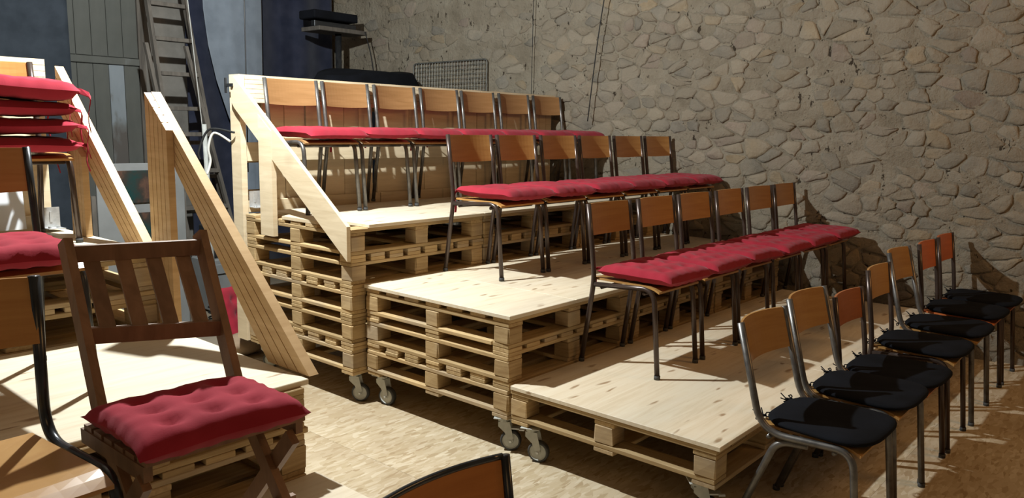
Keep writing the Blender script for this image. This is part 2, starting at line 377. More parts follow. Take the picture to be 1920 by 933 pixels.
def stones():
    rs = random.Random(11); AN = 1.6   # anisotropy: stones wider than tall
    cells = {}; cs = .080; sites = []
    U0, U1, V0, V1 = int(-2.6/AN/cs), int(5.2/AN/cs), 0, int(3.0/cs)
    for i in range(U0, U1):
        for j in range(V0, V1):
            if rs.random() < .24: continue
            u = (i+(.5 if j % 2 else 0)+rs.uniform(-.47, .47))*cs; v = (j+.5+rs.uniform(-.42, .42))*cs
            cells.setdefault((i, j), []).append((u, v)); sites.append((i, j, u, v))
    camp = Vector((-2.6453, -2.2845, 1.508)); items = []
    for i, j, u, v in sites:
        poly = [(u-.16, v-.16), (u+.16, v-.16), (u+.16, v+.16), (u-.16, v+.16)]
        for di in range(-3, 4):
            for dj in range(-3, 4):
                for (a, b) in cells.get((i+di, j+dj), ()):
                    if a == u and b == v: continue
                    dx, dy = a-u, b-v; poly = clip(poly, (u+a)/2, (v+b)/2, dx, dy)
        if len(poly) < 3: continue
        if rs.random() < (.14 if u*AN < 2.2 else .55): continue                      # patch left to mortar
        cx = sum(p[0] for p in poly)/len(poly); cy = sum(p[1] for p in poly)/len(poly)
        k = rs.uniform(.84, 1.03); poly = [(cx+(p[0]-cx)*k, cy+(p[1]-cy)*k) for p in poly]
        sm = []
        for q in range(len(poly)):
            a, b = poly[q], poly[(q+1) % len(poly)]
            if math.hypot(a[0]-b[0], a[1]-b[1]) < .01: sm.append(((a[0]+b[0])/2, (a[1]+b[1])/2)); continue
            for t in (.16, .5, .84): sm.append((a[0]+(b[0]-a[0])*t+rs.uniform(-.0055, .0055), a[1]+(b[1]-a[1])*t+rs.uniform(-.0055, .0055)))
        sm = [(p[0]*AN, p[1]) for p in sm]; cx *= AN
        rise = rs.choice((.001, .003, .006, .009, .013))*rs.uniform(.8, 1.2); tx, ty = rs.uniform(-.07, .07), rs.uniform(-.09, .09)
        if cx > 2.2: rise *= .5; tx *= .5; ty *= .5
        n = len(sm); vs = []
        for (f, h) in ((1.0, -.020), (.94, rise*.5), (.74, rise*.97)):
            for p in sm: vs.append(((p[0]-cx)*f, (p[1]-cy)*f, h+tx*(p[0]-cx)+ty*(p[1]-cy)+(rs.uniform(-.004, .003) if f < 1 else 0)))
        vs.append((0, 0, rise+.002))
        fs = []
        for r_ in (0, 1): fs += [(r_*n+a, r_*n+(a+1) % n, (r_+1)*n+(a+1) % n, (r_+1)*n+a) for a in range(n)]
        fs += [(2*n+a, 2*n+(a+1) % n, 3*n) for a in range(n)]
        area = abs(sum(sm[a][0]*sm[(a+1) % n][1]-sm[(a+1) % n][0]*sm[a][1] for a in range(n)))/2
        w = WP(cx, cy); d = (w-camp); facing = abs(d.normalized().dot(WN)); dv = d
        xx = dv.dot(_r)/max(dv.dot(_f), .1); yy = dv.dot(_u)/max(dv.dot(_f), .1)
        vis = abs(xx) < .66 and abs(yy) < .33 and dv.dot(_f) > 0
        hidden = False
        for (zc, yb) in ((.95, -.2), (1.25, .9), (1.6, 2.0), (.55, -1.3)):
            pass
        size = area*facing/d.length_squared if vis and cy > (.45 if cx < -.3 else .8 if cx < 1 else 1.3) else 0
        items.append((size, cx, cy, vs, fs, rs.choice((0, 0, 0, 1, 1, 2, 3))))
    items.sort(key=lambda t: -t[0])
    # frame in the wall plane: local x along the wall, y up, z out of it
    X = WD; Z = WN; Y = Vector((0, 0, 1))
    rest = MB()
    for q, (size, cx, cy, vs, fs, mi) in enumerate(items):
        o = WP(cx, cy, wall_h(cx, cy))
        P = [X*a+Y*b+Z*c for a, b, c in vs]
        if q < 300 and size > 0:
            mb = MB().add(P, fs); me = mb.mesh('stone', STONES[mi], True)
            s_ = ob('stone', me, wr, o)
        else: rest.add([o+p for p in P], fs, mi)
    r_ = ob('small_stones', rest.mesh('small_stones', STONES, True), wr); r_['kind'] = 'stuff'
stones()

# back wall door
dr = struct('door_1', MB().box((-.02, 5.045, 0), (.66, 5.09, 3.2)).mesh('door_1', 'door_paint'))
for k in range(5):
    ob('door_board', box_mesh('door_board', (0, 0, 0), (.128, .014, 2.0), 'door_pale' if k == 3 else 'door_paint', .003), dr, (.0+k*.132, 5.03, 0))
    ob('door_board', box_mesh('door_board', (0, 0, 0), (.128, .014, 1.1), 'door_paint', .003), dr, (.0+k*.132, 5.03, 2.07))
ob('door_rail', box_mesh('door_rail', (0, 0, 0), (.66, .03, .06), 'door_paint', .004), dr, (0, 5.015, 2.005))
tr = struct('trim_1', MB().box((.665, 5.03, 0), (.72, 5.095, 3.2)).mesh('trim_1', 'old_wood'))

# ------------------------------------------------------------ pallets
# one pallet mesh set: deck boards run along x (ends show on the aisle side), bearers along y
def pallet_meshes():
    m = {}
    m['deck'] = [box_mesh('deck_board', (0, 0, 0), (D-.012, .105, .020), 'pallet_x', .003),
                 box_mesh('deck_board', (0, 0, 0), (D-.02, .098, .020), 'pallet_x', .003)]
    m['bearer'] = box_mesh('bearer_board', (0, 0, 0), (.10, D-.014, .020), 'pallet_y', .003)
    m['bottom'] = box_mesh('bottom_board', (0, 0, 0), (.10, D-.014, .020), 'pallet_y', .003)
    m['skid'] = box_mesh('skid_board', (0, 0, 0), (D-.014, .10, .0195), 'pallet_x', .003)
    m['block'] = []
    for k in range(4):
        rs = random.Random(k); mb = MB(); mb.box((0, 0, 0), (.10, .092, .080), .005)
        mb.v = [(x+rs.uniform(-.003, .003), y+rs.uniform(-.003, .003), z) for x, y, z in mb.v]
        m['block'].append(mb.mesh('block', 'pallet'))
    m['spacer'] = box_mesh('spacer_board', (0, 0, 0), (.098, .10, .0195), 'pallet_x', .002)
    m['deck_y'] = box_mesh('deck_board', (0, 0, 0), (.118, D-.008, .020), 'pallet_y', .003)
    m['bearer_x'] = box_mesh('bearer_board', (0, 0, 0), (D-.012, .10, .020), 'pallet_x', .003)
    m['bottom_short'] = box_mesh('bottom_board', (0, 0, 0), (.10, D-.118, .020), 'pallet_y', .003)
    return m
PM = pallet_meshes()
def caster(parent, x, y, yaw, rs):
    """swivel caster hanging from z=HC down to the floor, parent frame has the floor at z=-HC"""
    f = MB(); f.box((-.045, -.04, -.006), (.045, .04, -.0005), .002)
    f.tube([(0, 0, -.006), (0, 0, -.024)], .028, 12)
    for s in (-1, 1):
        pts = [(-.024, -.022), (.030, -.022), (.048, -.098), (.040, -.118), (.026, -.118), (.008, -.075), (-.024, -.045)]
        a = [(x_, s*.021, z_) for x_, z_ in pts]; b = [(x_, s*.0245, z_) for x_, z_ in pts]
        if s < 0: a, b = b, a
        f.prism(pts, (a, b))
    f.box((-.024, -.023, -.028), (.030, .023, -.022))
    fo = ob('caster', f.mesh('caster', 'caster_grey'), parent, (x, y, 0), (0, 0, yaw))
    w = MB(); prof = [(.0, .017), (.038, .017), (.038, .012), (.040, .012)]
    def lathe(mb, pr, n=28, mi=0):
        for sgn in (1,):
            mb.grid(lambda i, j: (math.cos(2*PI*i/n)*pr[j][0], pr[j][1], math.sin(2*PI*i/n)*pr[j][0]), n, len(pr), mi, True)
    lathe(w, [(.001, -.014), (.012, -.017), (.016, -.012), (.034, -.012), (.039, -.017), (.039, .017), (.034, .012), (.016, .012), (.012, .017), (.001, .014)])
    wo = ob('wheel_hub', w.mesh('wheel_hub', 'caster_grey', False), fo, (.034, 0, -HC+.050))
    t = MB(); lathe(t, [(.0385, -.014), (.0395, -.017), (.047, -.016), (.0500, -.009), (.0500, .009), (.047, .016), (.0395, .017), (.0385, .014)])
    ob('tyre', t.mesh('tyre', 'rubber', True), fo, (.034, 0, -HC+.050))
    ob('axle_bolt', MB().tube([(0, -.030, 0), (0, .030, 0)], .006, 8).mesh('axle_bolt', 'zinc'), fo, (.034, 0, -HC+.050))
    if rs: ob('brake_lever', MB().box((-.008, -.016, -.006), (.045, .016, .002), .002).tube([(.03, -.02, -.002), (.055, -.02, -.002)], .006, 8).mesh('brake_lever', 'zinc'), fo, (.045, 0, -.055))
    return fo
def pallet(x, y, z, upright, label, group, front_slots=False, seed=0, along_y=False):
    rs = random.Random(seed)
    root = bpy.data.objects.new('pallet', None); COL.objects.link(root); root.location = (x, y, z); root.empty_display_size = .2
    tag(root, label, 'pallet', group)
    def Z(z0, h): return z0 if upright else PAL-z0-h     # mirror the layer order
    j = lambda a=.002: rs.uniform(-a, a)
    # deck
    n = 7; gap = (D-.004-n*.105)/(n-1)
    if along_y:
        for k in range(8): ob('deck_board', PM['deck_y'], root, (.002+k*(D-.122)/7+j(), .004+j(.003), Z(.140, .0199)))
        for yy in (.006, D/2-.05, D-.106): ob('bearer_board', PM['bearer_x'], root, (.006+j(.002), yy, Z(.120, .0199)))
    for k in range(0 if along_y else n):
        ob('deck_board', PM['deck'][k % 2], root, (.004+j(.004)+.003, .002+k*(.105+gap)+j(.003), Z(.140, .0199)))
    for xx in () if along_y else (.006, D/2-.05, D-.106): ob('bearer_board', PM['bearer'], root, (xx, .007+j(.004), Z(.120, .0199)))
    for xx in (.004, D/2-.05, D-.104):
        for yy in (.004, D/2-.046, D-.096): ob('block', rs.choice(PM['block']), root, (xx+j(.001), yy+j(.003), Z(.040, .080)))
    for xx in (.006, D/2-.05, D-.106):
        if front_slots: ob('bottom_board', PM['bottom_short'], root, (xx, .112, Z(.020, .0199)))
        else: ob('bottom_board', PM['bottom'], root, (xx, .007+j(.004), Z(.020, .0199)))
    if front_slots: ob('skid_board', PM['skid'], root, (.007, .007, Z(.0202, .0195)))
    for yy in (.006, D/2-.05, D-.106):
        if front_slots and yy == .006:
            for k in range(8): ob('spacer_board', PM['spacer'], root, (.008+k*(D-.1)/7, .006, Z(0, .0195)))
        else: ob('skid_board', PM['skid'], root, (.007+j(.003), yy, Z(0, .0195)))
    return root
def deck_sheet(x0, x1, y0, y1, z, label, group):
    nz = 3; mb = MB(); t = PLY/nz
    for k in range(nz): mb.box((0, 0, k*t+(.0003 if k else 0)), (x1-x0-(.001 if k == 1 else 0), y1-y0, (k+1)*t), 0)
    o = ob('deck_sheet', box_mesh('deck_sheet', (0, 0, 0), (x1-x0, y1-y0, PLY-.001), 'ply', .002), None, (x0, y0, z-PLY+.0005))
    tag(o, label, 'platform top', group); return o

ORD = ['at the aisle end', 'second from the aisle', 'against the stone wall']
UPN = {1: ['single pallet'], 3: ['bottom pallet', 'middle pallet', 'top pallet'],
       5: ['bottom pallet', 'second pallet up', 'middle pallet', 'fourth pallet up', 'top pallet']}
def stack(x, y, count, tier, where, group, slots=(), seed=0, casters=((.06, .06), (.06, D-.06)), yaw=0.6):
    for k in range(count):
        up = (count-1-k) % 2 == 0
        z = HC+k*PAL
        p = pallet(x, y, z, up, '%s of the %s stack %s' % (UPN[count][k], tier, where), group, k in slots, seed*10+k, count == 1)
        if k == 0:
            for q, (a, b) in enumerate(casters): caster(p, a, b, yaw+q*.35, q == 1)
T_Y, M_Y, L_Y = 1.04, 0.0, -1.05
TX0, MX0, LX0 = -.084, 0.0, -.008
for m in range(3):
    stack(TX0+m*(D+.002), T_Y, 5, 'five-high top tier', ORD[m], 'pallets under the highest tier, right bank', (3, 4), 1+m, ((.07, .07), (.07, D-.07)) if m == 0 else (), 5.3)
    if MX0+m*D+D < wall_x(0)+.1:
        stack(MX0+m*(D+.002), M_Y, 3, 'three-high middle tier', ORD[m], 'pallets under the middle tier, right bank', (2,), 11+m, ((.06, D-.07), (.045, .06)) if m == 0 else (), 4.95)
    stack(LX0+m*(D+.002), L_Y+.0, 1, 'single-pallet low tier', ORD[m], 'pallets under the low tier, right bank', (), 21+m, ((.045, D-.10), (.06, .10)) if m == 0 else (), 5.1)
def deck_row(xs, y0, y1, z, names, tier, group):
    for k in range(len(xs)-1):
        deck_sheet(xs[k]+.001, xs[k+1]-.001, y0, y1, z, '%s plywood sheet of the %s deck, right bank' % (names[k], tier), group)
deck_row([TX0+.12, TX0+D, TX0+2*D, 3.02], T_Y-.005, T_Y+.94, ZT, ['aisle-end', 'middle', 'wall-side'], 'highest', 'plywood decks')
deck_row([MX0-.004, .503, 1.72, 3.12], M_Y-.008, M_Y+D+.002, ZM, ['short aisle-end', 'middle', 'wall-side'], 'middle', 'plywood decks')
deck_row([LX0-.004, 1.23, 2.2, 3.12], L_Y-.010, L_Y+D-.005, ZL, ['aisle-end', 'middle', 'wall-side'], 'lowest', 'plywood decks')
# bare splintered boards left uncovered at the aisle end of the top tier
mb = MB(); mb.box((0, 0, 0), (.11, .36, .018), .003)
mb2 = MB(); mb2.add([(0, 0, 0), (.11, 0, 0), (.11, .40, 0), (0, .34, 0), (0, .03, .018), (.11, 0, .018), (.11, .40, .018), (0, .34, .018)],
        [(3, 2, 1, 0), (4, 5, 6, 7), (0, 1, 5, 4), (1, 2, 6, 5), (2, 3, 7, 6), (3, 0, 4, 7)])
tag(ob('offcut_board', mb2.mesh('offcut_board', 'rail_wood'), None, (TX0+.005, T_Y+.30, ZT-PLY+.001)), 'pale splintered offcut board at aisle end of the highest deck', 'board')

# ---- left bank (other side of the aisle)
LBX = -1.155
LM_Y, LT_Y, LL_Y = -.10, .905, -1.14
for m in range(2):
    x = LBX-.018-D*(m+1)-.002*m
    wh = ['at the aisle end', 'second from the aisle'][m]
    stack(x, LT_Y, 5, 'five-high left bank', wh, 'pallets under the highest tier, left bank', (3,), 31+m, ((D-.06, D-.07),) if m == 0 else (), .4)
    stack(x, LM_Y-.03, 3, 'three-high left bank', wh, 'pallets under the middle tier, left bank', (2,), 41+m, ())
    stack(x, LL_Y-.03, 1, 'single-pallet left bank', wh, 'pallets under the low tier, left bank', (), 51+m, ((D-.06, .08),) if m == 0 else (), .4)
deck_sheet(LBX-2.07, LBX-.018, LT_Y-.002, LT_Y+1.02, ZT, 'plywood top of the highest tier, left bank, brightly lit', 'plywood decks')
deck_sheet(LBX-2.07, LBX+.004, LM_Y-.010, LM_Y+.998, ZM, 'plywood top of the middle tier beside the slatted chair, left bank', 'plywood decks')
deck_sheet(LBX-2.07, LBX+.006, LL_Y-.010, LL_Y+1.005, ZL, 'plywood top of the lowest tier under the slatted chair, left bank', 'plywood decks')

# ------------------------------------------------------------ rails
def slab_poly(poly_yz, x0, x1, mat, name, grooves=0):
    """polygon in the y-z plane given thickness in x"""
    n = len(poly_yz); a = [Vector((x0, y, z)) for y, z in poly_yz]; b = [Vector((x1, y, z)) for y, z in poly_yz]
    me = MB().prism(poly_yz, (a, b)).mesh(name, mat)
    return me
def ribbed(p0a, p0b, p1a, p1b, x0, x1, ribs, mat, name):
    """board whose face (at x0) carries lengthwise ribs; p0a-p0b is one end edge, p1a-p1b the other (y,z)"""
    prof = []  # (t across, depth offset)
    g = .012
    for k in range(ribs):
        t0 = k/ribs; t1 = (k+1)/ribs; e = .055/ribs*3
        if k: prof += [(t0+e*.35, 0)]
        else: prof += [(t0, 0)]
        if k < ribs-1: prof += [(t1-e*.35, 0), (t1, g)]
        else: prof += [(t1, 0)]
    A = []; B = []
    L = lambda a, b, t: (a[0]+(b[0]-a[0])*t, a[1]+(b[1]-a[1])*t)
    full = [(t, x0+(d if x1 > x0 else -d)) for t, d in prof]+[(t, x1-(d if x1 > x0 else -d)) for t, d in reversed(prof)]
    for t, x in full:
        y, z = L(p0a, p0b, t); A.append(Vector((x, y, z))); y, z = L(p1a, p1b, t); B.append(Vector((x, y, z)))
    return MB().prism(full, (A, B)).mesh(name, mat)
# right bank, top tier guard rail (plain pale boards)
gr = bpy.data.objects.new('guard_rail', None); COL.objects.link(gr); gr.location = (-.09, 1.04, ZT)
tag(gr, 'pale wooden guard rail sloping down the aisle side of right bank top tier', 'railing', 'wooden guard rails')
def gpart(name, me, parent, off=(-.09, 1.04, ZT)): return ob(name, me, parent, (-off[0], -off[1], -off[2]))
gpart('sloping_board', slab_poly([(1.035, .800), (1.035, .985), (2.10, 1.785), (2.135, 1.785), (2.135, 1.64), (2.10, 1.60)], -.088-.024, -.088, 'rail_wood', 'sloping_board'), gr)
gpart('short_post', slab_poly([(1.715, .865), (1.845, .865), (1.845, 1.565), (1.715, 1.47)], -.086-.024+.022, -.086+.028, 'rail_wood', 'short_post'), gr).location.x -= .027
gpart('tall_post', slab_poly([(2.083, .17), (2.19, .17), (2.19, 1.80), (2.083, 1.80)], -.088, -.050, 'rail_wood', 'tall_post'), gr)
hg = gpart('corner_clamp', MB().box((-.122, 2.168, 1.69), (-.114, 2.19, 1.78), .002).box((-.122, 2.10, 1.725), (-.1135, 2.17, 1.745), .001).mesh('corner_clamp', 'tube_black'), gr)
def bracket(parent, off, x, y, z, fl_=1):
    b = MB(); b.box((x, y, z), (x+.075, y+.004, z+.10)); b.box((x, y-.07, z), (x+.075, y, z+.004))
    b.box((x+.03, y-.003, z+.03), (x+.042, y, z+.08)); b.tube([(x+.02, y-.03, z+.003), (x+.02, y-.03, z+.012)], .009, 8); b.tube([(x+.055, y-.03, z+.003), (x+.055, y-.03, z+.012)], .009, 8)
    return gpart('angle_bracket', b.mesh('angle_bracket', 'zinc'), parent, off)
# back screens: upright pallets with board cladding, right bank
def back_screen(x0, x1, y, ztop, zb, label, seed, open_end=False):
    rs = random.Random(seed)
    o = bpy.data.objects.new('back_screen', None); COL.objects.link(o); o.location = (x0, y, zb); off = (x0, y, zb)
    tag(o, label, 'back screen', 'upright screens behind the top chairs')
    gp = lambda n_, me: gpart(n_, me, o, off)
    for zz in (zb+.02, zb+.30, ztop-.19):
        gp('cross_rail', box_mesh('cross_rail', (x0, y+.134, zz), (x1, y+.156, zz+.11), 'pallet_x', .002))
    xx = x0+(.14 if open_end else 0)
    while xx < x1-.03:
        w = rs.choice((.09, .12, .15, .30, .36)); w = min(w, x1-xx)
        if w < .03: break
        z0_ = zb+.004+(0 if rs.random() < .55 else rs.choice((.06, .10))); z1_ = ztop-.01
        gp('cladding_board', box_mesh('cladding_board', (xx, y+.042, z0_), (xx+w, y+.064, z1_), 'rail_wood', .002))
        xx += w+rs.choice((.003, .004, .006, .012, .035))
    gp('top_board', ribbed((0, 0), (0, 0), (0, 0), (0, 0), 0, 1, 2, 'rail_wood', 'tmp')) if False else None
    n = 6; hh = .165/n
    mb = MB(); prof = []
    for k in range(n):
        z_ = ztop-.165+k*hh; prof += [(y+.002, z_+.0015), (y+.002, z_+hh-.0015), (y+.006, z_+hh)] if k < n-1 else [(y+.002, z_+.0015), (y+.002, z_+hh)]
    prof += [(y+.026, ztop), (y+.026, ztop-.165)]
    A = [Vector((x0, a, b)) for a, b in prof]; B = [Vector((x1, a, b)) for a, b in prof]
    mb.prism(prof, (B, A)); gp('top_board', mb.mesh('top_board', 'rail_wood'))
    gp('middle_board', box_mesh('middle_board', (x0, y+.004, zb+.315), (x1, y+.026, zb+.43), 'rail_wood', .002))
    gp('bottom_board', box_mesh('bottom_board', (x0, y+.004, zb+.002), (x1, y+.026, zb+.075), 'rail_wood', .002))
    for zz in (zb+.005, zb+.32, ztop-.13):
        for xb in (x0+.002, (x0+x1)/2-.05, x1-.10): gp('block', box_mesh('block', (xb, y+.065, zz), (xb+.095, y+.133, zz+.095), 'rail_wood', .003))
    return o, off
BSY = 2.086; XS = [-.045, 1.0, 2.03, 3.0]
lab = ['pale board screen behind top chairs, aisle end with metal bracket, right bank', 'pale board screen behind the middle top chairs, right bank', 'pale board screen behind top chairs next to the stone wall']
for k in range(3):
    o, off = back_screen(XS[k], XS[k+1]-.006, BSY, 1.80, ZT-PLY+.001, lab[k], 60+k, k == 0)
    if k == 0: bracket(o, off, XS[0]+.005, BSY-.001, ZT+.015)
# left bank rails, ribbed boards facing the camera
def left_rail(x, beam, post, label, name_seed, tallpost=None):
    o = bpy.data.objects.new('guard_rail', None); COL.objects.link(o); off = (x, beam[0][0][0], beam[0][0][1]); o.location = off
    tag(o, label, 'railing', 'wooden guard rails')
    (a0, b0), (a1, b1) = beam
    gpart('sloping_board', ribbed(a0, b0, a1, b1, x+.004, x+.042, 4, 'rail_ribbed', 'sloping_board'), o, off)
    (pa, pb, ta, tb) = post
    gpart('upright_board', ribbed(pa, pb, ta, tb, x-.026, x+.002, 5, 'rail_ribbed', 'upright_board'), o, off)
    return o
left_rail(LBX+.010, (((-.098, .669), (.150, .669)), ((.95, 1.63), (.775, 1.322))),
          ((.778, ZM+.002), (.948, ZM+.002), (.778, 1.478), (.948, 1.626)), 'ribbed wooden guard rail nearest the camera, left bank middle tier', 1)
left_rail(LBX-.038, (((.955, ZT+.002), (1.15, ZT+.002)), ((1.812, 1.76), (1.812, 1.565))),
          ((1.49, ZT+.002), (1.64, ZT+.002), (1.49, 1.35), (1.64, 1.46)), 'ribbed wooden guard rail of the left bank top tier, behind the cushion pile', 2)
o, off = back_screen(LBX-1.06, LBX-.066, LT_Y+.935, 1.79, ZT+.001, 'pale board screen behind the cushion pile, left bank', 71)
bracket(o, off, LBX-.124, LT_Y+.928, ZT+.012)

# ------------------------------------------------------------ chairs
def backrest_mesh(w, z0, z1, y0, y1, mat, bulge=.035):
    mb = MB(); nu = 15; th = .009; ring = []
    def P(i, j):
        t = i/(nu-1); u = -1+2*t; k, s = ((0, -1), (1, -1), (1, 1), (0, 1), (0, -1))[j]
        z = z0+(z1-z0)*k; y = y0+(y1-y0)*k+bulge*(1-u*u)+s*th/2
        return (u*w/2, y, z+(-.006*(1-u*u) if k == 0 else 0))
    mb.grid(P, nu, 5); 
    n = nu*5
    mb.f += [(0, 1, 2, 3), ((nu-1)*5+3, (nu-1)*5+2, (nu-1)*5+1, (nu-1)*5)]; mb.m += [0, 0]
    return mb.mesh('backrest', mat)
def seat_mesh(w, d, z, mat, roll=.02):
    mb = MB(); nu, nv = 9, 13; th = .010
    def top(i, j):
        u = -1+2*i/(nu-1); v = j/(nv-1); y = -d/2+d*v
        ww = w/2*(1-.10*v)
        z_ = z-.010*(1-u*u)*math.sin(PI*min(1, v*1.0))
        if v < .2: q = (1-v/.2); z_ -= roll*q*q; y += roll*.25*q*q
        return (u*ww, y, z_)
    mb.grid(top, nu, nv)
    n = nu*nv; mb.grid(lambda i, j: (lambda p: (p[0], p[1]+.001, p[2]-th))(top(i, j)), nu, nv)
    bd = [(i, 0) for i in range(nu)]+[(nu-1, j) for j in range(1, nv)]+[(i, nv-1) for i in range(nu-2, -1, -1)]+[(0, j) for j in range(nv-2, 0, -1)]
    ids = [i*nv+j for i, j in bd]
    for a in range(len(ids)): p, q = ids[a], ids[(a+1) % len(ids)]; mb.f.append((p, q, q+n, p+n)); mb.m.append(0)
    return mb.mesh('seat', mat)
def make_chair(kind, frame_mat, ply_mat_, H=.80, lean=.255, rim=False, sd=0):
    k = H/.80; w = .37 if kind == 'A' else .405; R_ = .0125 if kind == 'A' else .0135; ly = lean-.255
    root = bpy.data.objects.new('school_chair', None); COL.objects.link(root); root.empty_display_size = .1
    for s in (-1, 1):
        x = s*w/2; mb = MB()
        if kind == 'A':   # rear leg runs up into the back post, front leg bends into the seat rail
            back = fillet([(x+s*.004, .225, .004), (x, .165, .43*k), (x, .180, .56*k), (x, .215, .80*k)], [.10, .10], 5)
            side = fillet([(x+s*.004, -.215, .004), (x, -.175, .425*k-sd), (x, .160, .405*k-sd)], .07, 7)
            me = mb.tube(back, R_, 12).mesh('back_leg_and_post', frame_mat, True); ob('back_leg_and_post', me, root)
            me = MB().tube(side, R_, 12).mesh('front_leg', frame_mat, True); ob('front_leg', me, root)
        else:             # back post sweeps into the seat rail and front leg, rear leg separate
            main = fillet([(x+s*.006, -.225, .004), (x, -.185, .415*k), (x, .150-ly*.3, .400*k), (x, .255+ly, .80*k)], [.07, .10], 8)
            rear = fillet([(x-s*.02, -.02, .385*k), (x-s*.005, .09, .378*k), (x+s*.004, .235, .005)], .09, 7)
            ob('frame_tube', mb.tube(main, R_, 12).mesh('frame_tube', frame_mat, True), root)
            ob('rear_leg', MB().tube(rear, R_, 12).mesh('rear_leg', frame_mat, True), root)
        for yc, xo in (((.224, .004), (-.2145, .004)) if kind == 'A' else ((.234, .004), (-.2245, .006))):
            ob('foot_cap', MB().tube([(x+s*xo, yc, 0), (x+s*xo, yc, .018)], .0150, 10).mesh('foot_cap', 'rubber', True), root)
    zc = .398*k-sd if kind == 'A' else .392*k
    for yy, zz in ((-.12, zc), (.12, zc-.004)):
        ob('crossbar', MB().tube([(-w/2, yy, zz), (w/2, yy, zz)], .009, 8).mesh('crossbar', frame_mat, True), root)
    ob('seat', seat_mesh(w+.015 if kind == 'A' else w-.022, .385, (.438 if kind == 'A' else .424)*k-sd, ply_mat_), root, (0, -.02, 0))
    if rim:
        P = []
        for q in range(15):
            u = -1+2*q/14; P.append((u*(w-.012)/2, .216+.028*(1-u*u), .799*k))
        ob('edge_trim', MB().tube(P, .0075, 8).mesh('edge_trim', frame_mat, True), root)
    if kind == 'A': ob('backrest', backrest_mesh(w-.006, .645*k, .798*k, .194, .216, ply_mat_, .028), root)
    else: ob('backrest', backrest_mesh(w-.006, .640*k, .798*k, .212+ly*.6, .254+ly, ply_mat_, .045), root)
    return root
PROTO = {}
def place_chair(key, x, y, z, rz, label, group):
    if key not in PROTO:
        c = make_chair(*key); PROTO[key] = c
    else: c = copy_tree(PROTO[key])
    c.location = (x, y, z+.0008); c.rotation_euler = (0, 0, rz); tag(c, label, 'chair', group); return c

# ------------------------------------------------------------ cushions
def ribbon(path, w, th=.0015, rs=None):
    mb = MB(); pts = [Vector(p) for p in path]; n = len(pts)
    def P(i, j):
        t = (pts[min(i+1, n-1)]-pts[max(i-1, 0)]).normalized(); a = t.cross(Vector((.3, 1, 0))).normalized(); b = t.cross(a)
        s, q = ((-1, -1), (1, -1), (1, 1), (-1, 1), (-1, -1))[j]
        return pts[i]+a*s*w/2+b*q*th
    mb.grid(P, n, 5); return mb
def tufted_mesh(seed, w=.425, d=.415, T=.070, tuft=3):
    rs = random.Random(seed); N = 27; mb = MB(); ox = rs.uniform(0, 50)
    tufts = [((a+1)/(tuft+1)*2-1, (b+1)/(tuft+1)*2-1) for a in range(tuft) for b in range(tuft)]
    lift = [rs.uniform(-.008, .012) for _ in range(4)]
    def side(sg):
        def P(i, j):
            u = -1+2*i/(N-1); v = -1+2*j/(N-1)
            e = max(0, (1-abs(u)**5))*max(0, (1-abs(v)**5)); h = T/2*e**.38
            for (a, b) in tufts:
                q = ((u-a)**2*2.6+(v-b)**2*2.6); h -= (.022 if sg > 0 else .006)*math.exp(-q*22)*(1 if e > .1 else 0)
            h += noise.noise(Vector((u*3.1+ox, v*3.1, 2)))*.005*e
            ed = max(abs(u), abs(v)); h += math.sin((u if abs(v) > abs(u) else v)*19+ox)*.0028*max(0, (ed-.72)/.28)*(1 if e > 0 else 0)
            pull = 1-.05*(1-min(abs(u), abs(v))**2)*(ed**4)
            x = u*w/2*pull+noise.noise(Vector((u*1.5+ox, v*1.5, 9)))*.006; y = v*d/2*pull+noise.noise(Vector((u*1.5+ox, v*1.5, 19)))*.006
            c = lift[(0 if u < 0 else 1)+(0 if v < 0 else 2)]*abs(u*v)**2
            droop = -.012*max(0, -v-.75)/.25
            return (x, y, sg*max(h, 0.0015 if e > 0 else 0)+c+droop)
        return P
    mb.grid(side(1), N, N); mb.grid(side(-1), N, N)
    half = N*N
    # flip the lower half
    k = (N-1)*(N-1); mb.f = mb.f[:k][:]+[tuple(reversed(f)) for f in mb.f[k:]]
    # bottom flattened a little
    return mb.mesh('padding', 'red', True)
RED = [tufted_mesh(s) for s in range(6)]
def tie_mesh(seed, L=.15, mat='red', w=.013):
    rs = random.Random(seed); mb = MB()
    for s in (-1, 1):
        x = 0; pth = [(0, -.004, .002), (0, .022, .002), (0, .052, -.004)]
        for k in range(1, 9): pth.append((s*.010*math.sin(k*.55+rs.random()*.3)+s*.004*k*.4, .058+.004*math.sin(k*.9), -L*k/8*(1 if s > 0 else .82)))
        r_ = ribbon(pth, w); mb.add(r_.v, r_.f)
        return mb.mesh('tie', mat)
TIES = [tie_mesh(s, L) for s, L in ((1, .13), (2, .16), (3, .11))]
def red_cushion(x, y, z, rz, label, group, seed, tilt=(0, 0), ties=True, scale=1):
    # origin on the padding centre
    o = bpy.data.objects.new('seat_cushion', RED[seed % len(RED)]); COL.objects.link(o)
    o.location = (x, y, z); o.rotation_euler = (tilt[0], tilt[1], rz); o.scale = (scale, scale, 1); tag(o, label, 'cushion', group)
    if ties:
        for s in (-1, 1): ob('tie', TIES[(seed+s) % 3], o, (s*.145, .199, .0))
    return o
